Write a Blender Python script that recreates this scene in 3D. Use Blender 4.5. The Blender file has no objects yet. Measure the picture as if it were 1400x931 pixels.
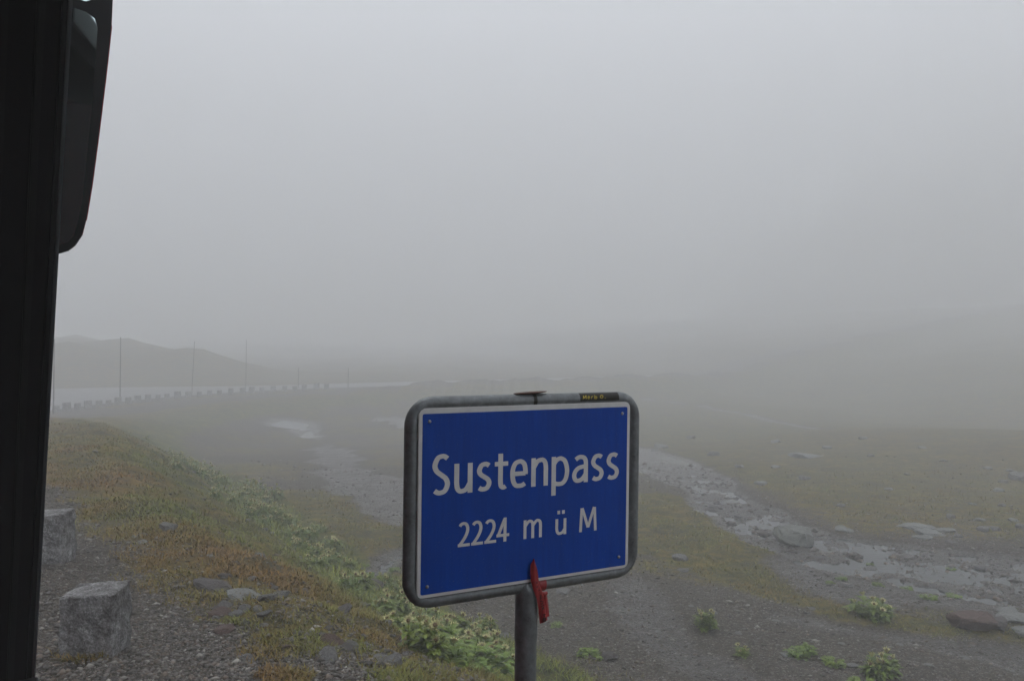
import bpy, bmesh, math, random
import numpy as np
from mathutils import Matrix, Vector, Euler
R = math.radians
random.seed(7); rng = np.random.default_rng(11)
scene = bpy.context.scene
C = scene.collection

# ------------------------------------------------------------------ camera
EYE = np.array([0.0, 0.0, 2.30])                 # seated passenger's eye, road surface is z = 0
UPC = np.array([0.01333, -0.9999, -0.0038]); UPC /= np.linalg.norm(UPC)   # world up in camera axes (x right, y down, z forward)
YC = np.array([0, 0, 1.0]) - UPC[2] * UPC; YC /= np.linalg.norm(YC)
XC = np.cross(UPC, YC); XC = XC if XC[0] > 0 else -XC
W = np.array([XC, YC, UPC])                      # camera axes -> world
FPX = 1077.0
cam = bpy.data.cameras.new('camera'); cam.sensor_width = 36; cam.lens = 36 * FPX / 1400
cam.clip_start = 0.02; cam.clip_end = 2000
co = bpy.data.objects.new('camera', cam); C.objects.link(co)
m = np.eye(4); m[:3, 0] = W[:, 0]; m[:3, 1] = -W[:, 1]; m[:3, 2] = -W[:, 2]; m[:3, 3] = EYE
co.matrix_world = Matrix(m.tolist())
scene.camera = co

# ------------------------------------------------------------------ sky, sun, exposure
SUN_EL, SUN_AZ = 58, -25                          # azimuth from +y towards +x
world = bpy.data.worlds.new('World'); scene.world = world; world.use_nodes = True
nt = world.node_tree; bg = nt.nodes['Background']
sky = nt.nodes.new('ShaderNodeTexSky'); sky.sky_type = 'NISHITA'; sky.sun_disc = False
sky.sun_elevation = R(SUN_EL); sky.sun_rotation = R(SUN_AZ); sky.altitude = 2224; sky.dust_density = 4.0
hs = nt.nodes.new('ShaderNodeHueSaturation'); hs.inputs['Saturation'].default_value = 0.31
nt.links.new(sky.outputs[0], hs.inputs['Color']); nt.links.new(hs.outputs[0], bg.inputs['Color'])
bg.inputs['Strength'].default_value = 0.15
sun = bpy.data.lights.new('sun', 'SUN'); sun.energy = 1.0; sun.angle = R(40); sun.color = (1, .985, .96)
so = bpy.data.objects.new('sun', sun); C.objects.link(so)
so.rotation_euler = Vector((-math.sin(R(SUN_AZ)) * math.cos(R(SUN_EL)), -math.cos(R(SUN_AZ)) * math.cos(R(SUN_EL)), -math.sin(R(SUN_EL)))).to_track_quat('-Z', 'Y').to_euler()
scene.view_settings.view_transform = 'Standard'; scene.view_settings.look = 'None'
scene.view_settings.exposure = 2.56; scene.view_settings.gamma = 1.0
scene.cycles.volume_bounces = 3
scene.cycles.max_bounces = 8
FOG = 0.0129

# ------------------------------------------------------------------ helpers
def mesh_np(name, v, f, mat=None, smooth=False, attrs=None):
    """v (N,3) array, f (M,k) int array or list of tuples"""
    me = bpy.data.meshes.new(name)
    if isinstance(f, np.ndarray):
        k = f.shape[1]
        me.vertices.add(len(v)); me.vertices.foreach_set('co', np.asarray(v, np.float32).ravel())
        me.loops.add(f.size); me.loops.foreach_set('vertex_index', f.astype(np.int32).ravel())
        me.polygons.add(len(f)); me.polygons.foreach_set('loop_start', np.arange(0, f.size, k, dtype=np.int32))
        me.update(calc_edges=True); me.validate()
    else:
        me.from_pydata([tuple(map(float, p)) for p in v], [], [tuple(map(int, q)) for q in f]); me.update()
    if smooth: me.polygons.foreach_set('use_smooth', np.ones(len(me.polygons), bool))
    for an, arr in (attrs or {}).items():
        a = me.attributes.new(an, 'FLOAT_COLOR', 'POINT')
        a.data.foreach_set('color', np.asarray(arr, np.float32).ravel())
    if mat: me.materials.append(mat)
    return me

def link(name, me, parent=None, loc=None, rot=None):
    o = bpy.data.objects.new(name, me); C.objects.link(o)
    if parent: o.parent = parent
    if loc is not None: o.location = tuple(map(float, loc))
    if rot is not None: o.rotation_euler = rot
    return o

def tag(o, label=None, cat=None, group=None, kind=None):
    if label: o['label'] = label
    if cat: o['category'] = cat
    if group: o['group'] = group
    if kind: o['kind'] = kind
    return o

def bm_link(name, bm, mat, parent=None, smooth=False, loc=None, rot=None):
    me = bpy.data.meshes.new(name); bmesh.ops.recalc_face_normals(bm, faces=bm.faces); bm.to_mesh(me); bm.free()
    if mat: me.materials.append(mat)
    if smooth: me.polygons.foreach_set('use_smooth', np.ones(len(me.polygons), bool))
    return link(name, me, parent, loc, rot)

def box_bm(x0, x1, y0, y1, z0, z1, bevel=0.0, seg=2, bm=None):
    own = bm or bmesh.new()
    g = bmesh.ops.create_cube(own, size=1)
    for v in g['verts']:
        v.co = Vector((x0 + (v.co.x + .5) * (x1 - x0), y0 + (v.co.y + .5) * (y1 - y0), z0 + (v.co.z + .5) * (z1 - z0)))
    if bevel:
        es = {e for v in g['verts'] for e in v.link_edges}
        bmesh.ops.bevel(own, geom=list(es), offset=bevel, segments=seg, profile=.6, affect='EDGES')
    return own

def sweep(path, rad, seg=14, closed=False, flat=(1, 1), cap=True):
    """tube along 3D points; rad number or list"""
    P = [Vector(p) for p in path]; n = len(P); bm = bmesh.new(); rings = []
    ref = None
    for i, p in enumerate(P):
        a = P[(i - 1) % n] if (closed or i > 0) else p
        b = P[(i + 1) % n] if (closed or i < n - 1) else p
        t = (b - a).normalized()
        if ref is None:
            ref = Vector((0, 0, 1)) if abs(t.z) < .9 else Vector((0, 1, 0))
        s = t.cross(ref).normalized(); u = s.cross(t).normalized(); ref = u
        r = rad[i] if hasattr(rad, '__len__') else rad
        rings.append([bm.verts.new(p + s * (math.cos(2 * math.pi * k / seg) * r * flat[0]) + u * (math.sin(2 * math.pi * k / seg) * r * flat[1])) for k in range(seg)])
    for i in range(n if closed else n - 1):
        A, B = rings[i], rings[(i + 1) % n]
        for k in range(seg):
            bm.faces.new((A[k], A[(k + 1) % seg], B[(k + 1) % seg], B[k]))
    if cap and not closed:
        for e_ in (rings[0][::-1], rings[-1]): bm.faces.new([bm.verts.new(v_.co) for v_ in e_])
    return bm

def sstep(a, b, x):
    t = np.clip((np.asarray(x, float) - a) / (b - a), 0, 1); return t * t * (3 - 2 * t)

def hash2(ix, iy, seed):
    h = (ix.astype(np.int64) * 374761393 + iy.astype(np.int64) * 668265263 + seed * 974634777) & 0x7fffffff
    h = ((h ^ (h >> 13)) * 1274126177) & 0x7fffffff
    return ((h ^ (h >> 16)) & 0xffff) / 65535.0

def vnoise(x, y, seed=0):
    x = np.asarray(x, float); y = np.asarray(y, float)
    ix, iy = np.floor(x), np.floor(y); fx, fy = x - ix, y - iy
    fx = fx * fx * (3 - 2 * fx); fy = fy * fy * (3 - 2 * fy)
    a, b = hash2(ix, iy, seed), hash2(ix + 1, iy, seed); c, d = hash2(ix, iy + 1, seed), hash2(ix + 1, iy + 1, seed)
    return (a + (b - a) * fx) * (1 - fy) + (c + (d - c) * fx) * fy

def fbm(x, y, sc, oct=4, seed=0, gain=.5):
    s = 0; a = 1; t = 0
    for i in range(oct):
        s = s + a * vnoise(np.asarray(x) / sc + 17.3 * i, np.asarray(y) / sc - 9.1 * i, seed + i); t += a; a *= gain; sc = sc / 2.03
    return s / t                                    # 0..1

# ------------------------------------------------------------------ materials
class M:
    def __init__(s, name, rough=.8, color=(.2, .2, .2), spec=.3, metal=0):
        s.m = bpy.data.materials.new(name); s.m.use_nodes = True; s.t = s.m.node_tree
        s.b = s.t.nodes['Principled BSDF']; s.set('Roughness', rough); s.set('Base Color', (*color, 1)); s.set('Specular IOR Level', spec); s.set('Metallic', metal)
    def set(s, k, v): s.b.inputs[k].default_value = v
    def n(s, typ, **kw):
        nd = s.t.nodes.new('ShaderNode' + typ)
        for k, v in kw.items():
            if k in nd.inputs: nd.inputs[k].default_value = v
            else: setattr(nd, k, v)
        return nd
    def l(s, a, b): s.t.links.new(a, b)
    def noise(s, scale, detail=4, rough=.55, co=None, out='Fac'):
        nd = s.n('TexNoise'); nd.inputs['Scale'].default_value = scale; nd.inputs['Detail'].default_value = detail; nd.inputs['Roughness'].default_value = rough
        s.l(co or s.pos(), nd.inputs['Vector']); return nd.outputs[out]
    def pos(s):
        if not hasattr(s, '_p'): s._p = s.n('NewGeometry').outputs['Position']
        return s._p
    def obj(s):
        if not hasattr(s, '_o'): s._o = s.n('TexCoord').outputs['Object']
        return s._o
    def ramp(s, fac, stops):
        r = s.n('ValToRGB'); e = r.color_ramp.elements
        while len(e) < len(stops): e.new(.5)
        for el, (p, c) in zip(e, stops):
            el.position = p; el.color = (*c, 1) if len(c) == 3 else c
        s.l(fac, r.inputs[0]); return r.outputs[0]
    def mix(s, f, a, b, mode='MIX'):
        nd = s.n('Mix', data_type='RGBA', blend_type=mode)
        for sock, v in ((nd.inputs[0], f), (nd.inputs[6], a), (nd.inputs[7], b)):
            if isinstance(v, (int, float)): sock.default_value = v
            elif isinstance(v, tuple): sock.default_value = (*v, 1)
            else: s.l(v, sock)
        return nd.outputs[2]
    def math(s, op, a, b=None, c=None, clamp=False):
        nd = s.n('Math', operation=op, use_clamp=clamp)
        for i, v in enumerate((a, b, c)):
            if v is None: continue
            if isinstance(v, (int, float)): nd.inputs[i].default_value = v
            else: s.l(v, nd.inputs[i])
        return nd.outputs[0]
    def bump(s, h, strength=.5, dist=.02):
        nd = s.n('Bump'); nd.inputs['Strength'].default_value = strength; nd.inputs['Distance'].default_value = dist
        s.l(h, nd.inputs['Height']); s.l(nd.outputs[0], s.b.inputs['Normal'])
    def col(s, c): s.l(c, s.b.inputs['Base Color'])
    def rough(s, c): s.l(c, s.b.inputs['Roughness'])

def g3(v, t=(1, 1, 1)): return tuple(v * k for k in t)

# ground: gravel / turf / wet gravel blended by surveyed masks
gm = M('ground_soil', .85, spec=.35)
at = gm.n('Attribute', attribute_name='cover'); sep = gm.n('SeparateColor'); gm.l(at.outputs['Color'], sep.inputs[0])
grass_m, wet_m, warm_m = sep.outputs[0], sep.outputs[1], sep.outputs[2]
vo = gm.n('TexVoronoi'); vo.inputs['Scale'].default_value = 26; gm.l(gm.pos(), vo.inputs['Vector'])
vo2 = gm.n('TexVoronoi'); vo2.inputs['Scale'].default_value = 70; gm.l(gm.pos(), vo2.inputs['Vector'])
vs = gm.n('SeparateColor'); gm.l(vo.outputs['Color'], vs.inputs[0])
vs2 = gm.n('SeparateColor'); gm.l(vo2.outputs['Color'], vs2.inputs[0])
peb = gm.ramp(gm.math('ADD', gm.math('MULTIPLY', vs.outputs[0], .55), gm.math('MULTIPLY', vs2.outputs[0], .45)),
              [(.0, (.010, .009, .007)), (.3, (.036, .032, .025)), (.5, (.070, .062, .050)), (.66, (.075, .058, .040)), (.8, (.145, .135, .118)), (1, (.38, .365, .33))])
big = gm.noise(.55, 5, .6)
gravel = gm.mix(gm.math('MULTIPLY', big, 1.0, clamp=True), peb, gm.mix(.66, peb, (.048, .036, .016)))
tn = gm.noise(3.2, 6, .68); tn2 = gm.noise(14, 5, .7); tn3 = gm.noise(60, 3, .7)
tn0 = gm.noise(.9, 4, .6)
tf = gm.math('ADD', gm.math('ADD', gm.math('MULTIPLY', tn, .6), gm.math('MULTIPLY', tn0, .35)), gm.math('ADD', gm.math('MULTIPLY', tn2, .45), gm.math('MULTIPLY_ADD', tn3, .2, -.3)))
green = gm.ramp(tf, [(.33, (.010, .013, .002)), (.45, (.038, .046, .004)), (.55, (.084, .088, .006)), (.68, (.165, .148, .014))])
rust = gm.ramp(tf, [(.33, (.015, .010, .002)), (.45, (.060, .034, .005)), (.56, (.132, .070, .008)), (.70, (.23, .145, .022))])
wsel = gm.math('ADD', warm_m, gm.math('MULTIPLY_ADD', tn, 1.5, -.75), clamp=True)
turf = gm.mix(wsel, green, rust)
gsel = gm.math('MULTIPLY_ADD', gm.math('ADD', grass_m, gm.math('MULTIPLY_ADD', tf, 1.6, -.82)), 3.2, -1.1, clamp=True)
dry = gm.mix(gsel, gravel, turf)
wetn = gm.math('MULTIPLY_ADD', gm.math('ADD', wet_m, gm.math('MULTIPLY_ADD', tf, 1.3, -.65)), 2.6, -.8, clamp=True)
wsurf = gm.mix(.4, peb, (.075, .071, .070))
gm.col(gm.mix(wetn, dry, wsurf))
gm.rough(gm.math('MULTIPLY_ADD', wetn, -.5, .84))
hgt = gm.math('ADD', gm.math('MULTIPLY', gm.math('SUBTRACT', 1.0, vo.outputs['Distance']), gm.math('SUBTRACT', 1.0, gm.math('MULTIPLY', gsel, .9))),
              gm.math('ADD', gm.math('MULTIPLY', tn2, 1.4), gm.math('MULTIPLY', tn3, .7)))
gm.bump(hgt, .9, .035)
MAT_GROUND = gm.m

rm = M('granite_rock', .8, spec=.35)
oi = rm.n('ObjectInfo').outputs['Random']
r1 = rm.noise(5, 8, .7, rm.obj()); r2 = rm.noise(38, 4, .7, rm.obj())
rc = rm.ramp(rm.math('ADD', rm.math('MULTIPLY', r1, .6), rm.math('MULTIPLY', r2, .4)), [(.32, (.05, .048, .045)), (.46, (.12, .117, .112)), (.58, (.19, .187, .18)), (.74, (.33, .33, .32))])
rm.col(rm.mix(rm.math('MULTIPLY', oi, .45), rc, rm.mix(1.0, rc, (.62, .62, .58), 'MULTIPLY')))
rm.bump(rm.math('ADD', r1, rm.math('MULTIPLY', r2, .35)), .8, .05)
MAT_ROCK = rm.m

def rock_variant(name, tint):
    q = M(name, .75, spec=.35)
    a = q.noise(6, 8, .7, q.obj()); b = q.noise(45, 4, .7, q.obj())
    c = q.ramp(q.math('ADD', q.math('MULTIPLY', a, .6), q.math('MULTIPLY', b, .4)), [(.3, g3(.35, tint)), (.5, g3(.75, tint)), (.75, g3(1.45, tint))])
    q.col(c); q.bump(q.math('ADD', a, q.math('MULTIPLY', b, .3)), .7, .03); return q.m
MAT_ROCK_RED = rock_variant('rusty_rock', (.10, .062, .050))
MAT_ROCK_PALE = rock_variant('pale_slab_rock', (.20, .205, .19))
MAT_ROCK_DARK = rock_variant('dark_shale', (.085, .075, .07))

# guard stones: coarser split faces
sm = M('hewn_granite', .78, spec=.4)
s1 = sm.noise(9, 9, .72, sm.obj()); s2 = sm.noise(55, 4, .75, sm.obj()); s3 = sm.noise(3, 4, .6, sm.obj())
sc = sm.ramp(sm.math('ADD', sm.math('MULTIPLY', s1, .55), sm.math('MULTIPLY', s2, .45)), [(.38, (.035, .034, .033)), (.46, (.15, .148, .145)), (.53, (.29, .287, .283)), (.63, (.60, .60, .60))])
sm.col(sm.mix(sm.math('MULTIPLY', s3, .5), sc, (.10, .085, .07)))
sm.bump(sm.math('ADD', s1, sm.math('MULTIPLY', s2, .3)), 1.0, .06)
MAT_STONE = sm.m

def attr_mat(name, rough=.8, spec=.25, transl=0):
    q = M(name, rough, spec=spec); a = q.n('Attribute', attribute_name='tint'); q.col(a.outputs['Color'])
    if transl: q.set('Subsurface Weight', 0)
    return q.m
MAT_BLADE = attr_mat('grass_blade', .6, .3)
MAT_PEBBLE = attr_mat('loose_pebble', .6, .4)

am = M('wet_asphalt', .3, spec=.5)
an = am.noise(1.2, 5, .6); an2 = am.noise(160, 2, .6)
am.col(am.ramp(an2, [(.3, (.07, .07, .072)), (.7, (.13, .129, .128))])); am.rough(am.math('MULTIPLY_ADD', an, .25, .25)); am.bump(an2, .3, .006)
MAT_ROAD = am.m

wm = M('stream_water', .07, (.02, .024, .022), spec=.5)
wn = wm.noise(7, 3, .6); wm.bump(wn, .25, .02); MAT_WATER = wm.m

zm = M('galvanised_steel', .48, spec=.5, metal=.25)
z1 = zm.noise(34, 6, .65, zm.obj()); z2 = zm.noise(90, 3, .6, zm.obj())
zm.col(zm.ramp(zm.math('ADD', zm.math('MULTIPLY', z1, .7), zm.math('MULTIPLY', z2, .3)), [(.30, (.05, .051, .05)), (.42, (.12, .13, .132)), (.58, (.17, .183, .188)), (.74, (.28, .295, .30))]))
zm.rough(zm.math('MULTIPLY_ADD', z1, .5, .22)); MAT_ZINC = zm.m
def plain(name, c, rough=.5, spec=.4, metal=0, var=0, sc=30):
    q = M(name, rough, c, spec, metal)
    if var:
        n_ = q.noise(sc, 4, .65, q.obj()); q.col(q.ramp(n_, [(.3, g3(1 - var, c)), (.7, g3(1 + var, c))])); q.rough(q.math('MULTIPLY_ADD', n_, .3, rough - .15))
    return q.m
bl = M('blue_reflective_sheet', .42, spec=.18)
mpv = bl.n('Mapping'); mpv.inputs['Scale'].default_value = (60, 60, 5); bl.l(bl.obj(), mpv.inputs['Vector'])
b1 = bl.noise(1.0, 5, .7, mpv.outputs[0]); b2 = bl.noise(7, 4, .6, bl.obj()); b3 = bl.noise(260, 2, .5, bl.obj())
bcol = bl.mix(bl.math('MULTIPLY_ADD', b1, 2.2, -.6, clamp=True), bl.ramp(b2, [(.3, (.0006, .050, .33)), (.7, (.0008, .062, .41))]), (.001, .042, .27))
bl.col(bl.mix(bl.ramp(b3, [(.66, (0, 0, 0)), (.74, (.35, .35, .35))]), bcol, (.10, .13, .22)))
bl.rough(bl.math('MULTIPLY_ADD', b1, .3, .28)); MAT_BLUE = bl.m
MAT_WHITE = plain('white_reflective_sheet', (.62, .615, .60), .45, .4, 0, .08, 25)
MAT_SCREW = plain('screw_steel', (.35, .34, .32), .3, .5, .8)
MAT_RUST = plain('rusty_iron', (.10, .055, .042), .75, .3, .2, .5, 60)
MAT_STICKER = plain('weathered_black_sticker', (.018, .017, .012), .6, .3, 0, .4, 120)
MAT_YELLOW = plain('faded_yellow_ink', (.42, .33, .04), .6, .3, 0, .5, 300)
MAT_RED = plain('red_plastic_ribbon', (.27, .016, .018), .42, .4, 0, .25, 40)
MAT_INK = plain('black_ink', (.05, .008, .008), .6)
MAT_DROP = M('water_drop', .02, (.85, .88, .9), .9).m
MAT_BLACK = plain('black_trim', (.003, .003, .0034), .6, .12)
MAT_RUBBER = plain('seal_rubber', (.006, .006, .0065), .7, .12)
MAT_EDGE = plain('tinted_glass_edge', (.05, .056, .06), .35, .4)
MAT_LINING = plain('dark_lining', (.004, .004, .0045), .9, .05)
MAT_PAINT = plain('red_coach_paint', (.28, .012, .016), .22, .5)
MAT_HOUSING = plain('mirror_black_plastic', (.004, .004, .0045), .5, .2)
MAT_MIRROR = M('mirror_glass', .03, (.52, .60, .60), .5, 1).m
MAT_GLASS = plain('windscreen_glass', (.02, .025, .025), .05, .5)
MAT_POLE = plain('weathered_wood_pole', (.045, .035, .028), .8, .2, 0, .3, 5)

# ------------------------------------------------------------------ terrain survey
RS, RR = 41.0, 35.0; RN = RR + .75; TE = RS + RR * math.pi / 2      # bend start, radius and centre in road axes (s along the road, n to its valley side)
def sn(x, y): return -.6 * x + .8 * y, .8 * x + .6 * y
def xy(s, n): return -.6 * s + .8 * n, .8 * s + .6 * n
def road_dist(s, n):
    s = np.asarray(s, float); n = np.asarray(n, float)
    arc = RR - np.hypot(s - RS, n - RN)
    a = n - .75; b = RS + RR - s
    d = np.where((s >= RS) & (n <= RN), arc, np.where((s < RS) & (n <= RN), a, np.where(s >= RS, b, np.minimum(a, b))))
    phi = np.clip(np.arctan2(s - RS, RN - n), 0, math.pi / 2)
    t = np.where((s >= RS) & (n <= RN), RS + RR * phi, np.where((s >= RS), TE + (n - RN), np.where(a < b, s, TE + n - RN)))
    return d, t
def road_z(t): return -3.2 * sstep(14, 68, t)
def shoulder(t): return 2.0 * sstep(10, 32, t) + 3.2 * sstep(30, 54, t)

def base_h(x, y):
    """ground height without the fine relief"""
    x = np.asarray(x, float); y = np.asarray(y, float)
    s, n = sn(x, y); d, t = road_dist(s, n); zr = road_z(t)
    far = np.hypot(x, y)
    zf = -2.2 - 2.2 * sstep(16, 54, y) + .18 * (fbm(x, y, 9, 3, 3) - .5) * sstep(6, 14, far)
    zf = zf + 1.5 * np.exp(-(((x - 29) / 16) ** 2 + ((y - 44) / 15) ** 2))             # low rise of the right-hand meadow
    k = np.clip((d - 1.7 - shoulder(t)) / (4.2 + 6 * sstep(26, 60, t)), 0, 1); k = .35 * k + .65 * k * k * (3 - 2 * k)
    side = zr - .10 * sstep(.0, 1.5, d)
    hz = side * (1 - k) + np.minimum(zf, side - .1) * k + 1.0 * np.exp(-((d - 4.2) / 2.6) ** 2) * sstep(92, 104, t)
    # uphill side of the road and the hummock beyond the bend
    hill = (4.0 + 3.4 * (fbm(x, y, 6, 5, 15, .6) - .5)) * sstep(91, 111, s) * (1 - sstep(23, 45, n)) * (.80 + .20 * sstep(4, 23, n)) * (.84 + .32 * fbm(x, y, 12, 4, 9)) * sstep(-50, -10, n)
    left = np.where(s < 75, .22 * np.clip(-d - 9, 0, 30), 0) * (1 - sstep(30, 50, s))
    # mountain flank on the right, lost in cloud
    q2 = np.clip(.98 * x + .2 * y - 42, 0, 120); rise = .13 * q2 * sstep(0, 30, q2)
    q = .98 * x + .20 * y - 185 + 25 * (fbm(x, y, 30, 3, 21) - .5)
    mnt = np.clip(q, 0, 400); mnt = .95 * mnt * sstep(0, 40, mnt); mnt = 165 * np.tanh(mnt / 165)
    return hz + hill + left + mnt + rise

def seg_dist(x, y, pts):
    """distance to polyline, interpolated half width"""
    best = np.full(np.shape(x), 1e9); wd = np.zeros(np.shape(x))
    for (ax, ay, aw), (bx, by, bw) in zip(pts[:-1], pts[1:]):
        vx, vy = bx - ax, by - ay; L2 = vx * vx + vy * vy
        tt = np.clip(((x - ax) * vx + (y - ay) * vy) / L2, 0, 1)
        dd = np.hypot(x - ax - tt * vx, y - ay - tt * vy); w = aw + (bw - aw) * tt
        k = dd - w; up = k < best - 0
        wd = np.where(up, w, wd); best = np.where(up, k, best)
    return best                                # <0 inside

def ground_at(px, py):
    """survey: where the sight line through a picture point meets the ground"""
    r = W @ np.array([(px - 700) / FPX, (py - 465.5) / FPX, 1.0])
    tt = np.concatenate([np.arange(2, 40, .05), np.arange(40, 160, .2)])
    P = EYE[None] + tt[:, None] * r[None]
    below = P[:, 2] < base_h(P[:, 0], P[:, 1])
    i = int(np.argmax(below)) if below.any() else len(tt) - 1
    return P[i, 0], P[i, 1]
def line(*pts): return [(*ground_at(a, b), w) for a, b, w in pts]

STREAM = line((800, 608, 3.0), (868, 623, 2.3), (905, 636, 1.8), (950, 652, 1.35), (985, 678, 1.1), (1035, 708, 1.2), (1090, 735, 1.5), (1160, 752, 1.7), (1260, 770, 1.8), (1400, 788, 1.9), (1560, 806, 1.9))
FLATS = line((1090, 770, .9), (1130, 795, 1.1), (1190, 810, 1.1), (1270, 815, .8), (1330, 830, .5))
BRAID = line((355, 572, 1.2), (400, 578, 2.4), (440, 600, .8), (470, 640, 1.5), (500, 660, 1.6), (545, 690, 1.8), (600, 720, 1.0))
BRAID2 = line((552, 752, .45), (525, 770, .5), (505, 790, .35))
WASH = line((868, 800, .5), (885, 840, .55), (900, 875, .45), (945, 905, .5), (1000, 931, .4))
WASH2 = line((1060, 845, .3), (1180, 862, .3), (1290, 880, .6), (1400, 900, .9))
TRACK = line((880, 543, .8), (960, 555, .8), (1040, 571, .8), (1120, 586, .6))
POND = [(-10, 65, 1.6), (-5, 62, 4.5), (0, 57, 6), (3.5, 49, 3.6), (4.8, 42, 2.4)]

def wet_masks(x, y):
    wob = 1.1 * (fbm(x, y, 2.3, 4, 31) - .5)
    st = np.minimum(seg_dist(x, y, STREAM), seg_dist(x, y, POND)) + wob
    st = np.minimum(st, seg_dist(x, y, BRAID[:3]) + 1.6 * wob + .6)
    br = seg_dist(x, y, BRAID) + 2.2 * wob + .2
    st = np.minimum(st, seg_dist(x, y, BRAID2) + .5 * wob)
    fl = np.minimum(np.minimum(br, np.minimum(seg_dist(x, y, FLATS) + .8 * wob, seg_dist(x, y, WASH) + .6 * wob)), np.minimum(seg_dist(x, y, WASH2) + .6 * wob, seg_dist(x, y, TRACK) + .3 * wob))
    return 1 - sstep(-.35, .25, st), 1 - sstep(-.4, .35, fl)

def ground_full(x, y):
    x = np.asarray(x, float); y = np.asarray(y, float)
    hb = base_h(x, y); s, n = sn(x, y); d, t = road_dist(s, n)
    st, fl = wet_masks(x, y)
    road = 1 - sstep(-.6, -.25, d)
    lay = np.where((s > 55), 18.0, 7.6); road = road * np.where(d > -lay - .4, 1, 0)
    wbk = 6 * sstep(26, 60, t); bank = sstep(1.4, 2.4, d) * (1 - sstep(5.0 + wbk, 6.5 + wbk, d))
    rel = (.05 + .14 * bank) * (fbm(x, y, 1.1, 4, 41) - .5) * 2 + .10 * (1 - bank) * (fbm(x, y, 2.6, 3, 47) - .5)
    far = np.hypot(x, y); rel = rel + 1.2 * sstep(70, 100, far) * (fbm(x, y, 7, 3, 53) - .5)
    hz = hb + rel * (1 - road) * (1 - .75 * st) + st * (.17 * (fbm(x, y, .7, 5, 57, .65) - .52) - .10) - .03 * fl
    hz = hz - .06 * road                                # bed under the asphalt
    return hz, hb, d, t, s, n, st, fl, bank, road

def graded(lo, hi, step, end_lo, end_hi, g=1.065):
    c = list(np.arange(lo, hi + 1e-6, step)); st = step
    while c[-1] < end_hi: st *= g; c.append(c[-1] + st)
    st = step
    while c[0] > end_lo: st *= g; c.insert(0, c[0] - st)
    return np.array(c)
gx = graded(-9, 13, .095, -280, 400); gy = graded(4.0, 24, .11, -60, 430)
GX, GY = np.meshgrid(gx, gy); NX, NY = len(gx), len(gy)
fx, fy = GX.ravel(), GY.ravel()
HZ, HB, D, T_, S_, N_, ST, FL, BANK, ROADM = ground_full(fx, fy)

# cover masks (D measured along the bank from here on, so that its toe stays at the same value)
D = D - shoulder(T_) * sstep(1.0, 2.6, D)
meadow_n = fbm(fx, fy, 3.5, 4, 61); fine_n = fbm(fx, fy, .9, 4, 67)
grass = .25 + .95 * (meadow_n - .3)                                         # valley floor default: thin turf
brown = line((640, 850, 1.0), (800, 835, 1.6), (960, 860, 1.7), (1060, 880, 1.5), (1300, 920, 1.6))
bd = seg_dist(fx, fy, brown)
floor_ = sstep(5.2, 6.5, D)
grass = np.where(bd < 1.5, grass - .36 * (1 - sstep(-.5, 1.5, bd)), grass)
mead = line((880, 700, 3.0), (950, 730, 2.2), (1020, 770, 1.4), (1090, 812, .7), (1130, 830, .25))
md = seg_dist(fx, fy, mead) + .5 * (fine_n - .5)
grass = np.maximum(grass, .95 * (1 - sstep(-.3, .5, md)))
rmead = sstep(16, 20, fy) * sstep(6, 9, fx - .0)                            # right-hand meadow beyond the stream
grass = np.maximum(grass, rmead * (.72 + .4 * (meadow_n - .5)))
lmead = line((400, 705, 3.0), (470, 720, 2.5), (430, 690, 3))
grass = np.maximum(grass, .85 * (1 - sstep(-.5, 1.0, seg_dist(fx, fy, lmead))))
verge = line((1150, 842, .35), (1230, 852, .3), (1330, 868, .4), (1420, 880, .6))
grass = np.maximum(grass, .8 * (1 - sstep(-.1, .3, seg_dist(fx, fy, verge) + .3 * (fine_n - .5))))
near_scree = 1 - sstep(5.5, 10.5, S_ + 1.6 * (D - 2))                       # stony near end of the bank
bank_g = sstep(.7, 2.0, D - 1.6 * (fine_n - .5) + .09 * (S_ - 6.5)) * (.95 - .36 * near_scree * (1 - sstep(3.6, 5.2, D)))
k = sstep(5.4, 6.6, D); inb = D < 6.6
grass = np.where(D < 6.6, bank_g * (1 - k) + grass * k, grass)
grass = np.where(D < .4, .1, grass)
grass = np.where((D < -7.6) | ((S_ > 86) & (D < -7.6)), .8, grass)
grass = np.where((D > 4.3) & (D < 6.4) & (S_ < 34), np.maximum(grass, .9), grass)
grass = grass * (1 - ST) * (1 - .8 * FL)
fxs, fys = ground_at(112, 903)                                              # tuft at the foot of the near guard stone
grass = np.maximum(grass, 1.0 * np.exp(-(((fx - fxs) / .22) ** 2 + ((fy - fys) / .16) ** 2)))
scp = fbm(fx, fy, .55, 3, 79)                                               # turf patches breaking up the stony shoulder
grass = np.where((D > .55) & (D < 3.2), np.maximum(grass, .85 * sstep(.50, .64, scp) * sstep(.55, 1.3, D)), grass)
tus = fbm(fx, fy, 1.0, 3, 71)                                               # grassy islets in the gravel flats
grass = np.maximum(grass, .9 * sstep(.60, .68, tus) * FL * sstep(6, 7, fx))
warm = np.where(D < 6.4, .66 - .17 * np.clip(D - 1, 0, 5) + 1.1 * (fbm(fx, fy, 1.8, 3, 77) - .5), .38 + .35 * (fbm(fx, fy, 5, 3, 73) - .5))
warm = np.where(S_ > 30, warm * .7, warm)
wet = np.maximum(ST, .62 * FL)
wet = np.where(D < .9, .10, wet)
cover = np.stack([np.clip(grass, 0, 1), np.clip(wet, 0, 1), np.clip(warm, 0, 1), np.ones_like(wet)], 1)
idx = np.arange(NX * NY).reshape(NY, NX)
quads = np.stack([idx[:-1, :-1].ravel(), idx[:-1, 1:].ravel(), idx[1:, 1:].ravel(), idx[1:, :-1].ravel()], 1)
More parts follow.
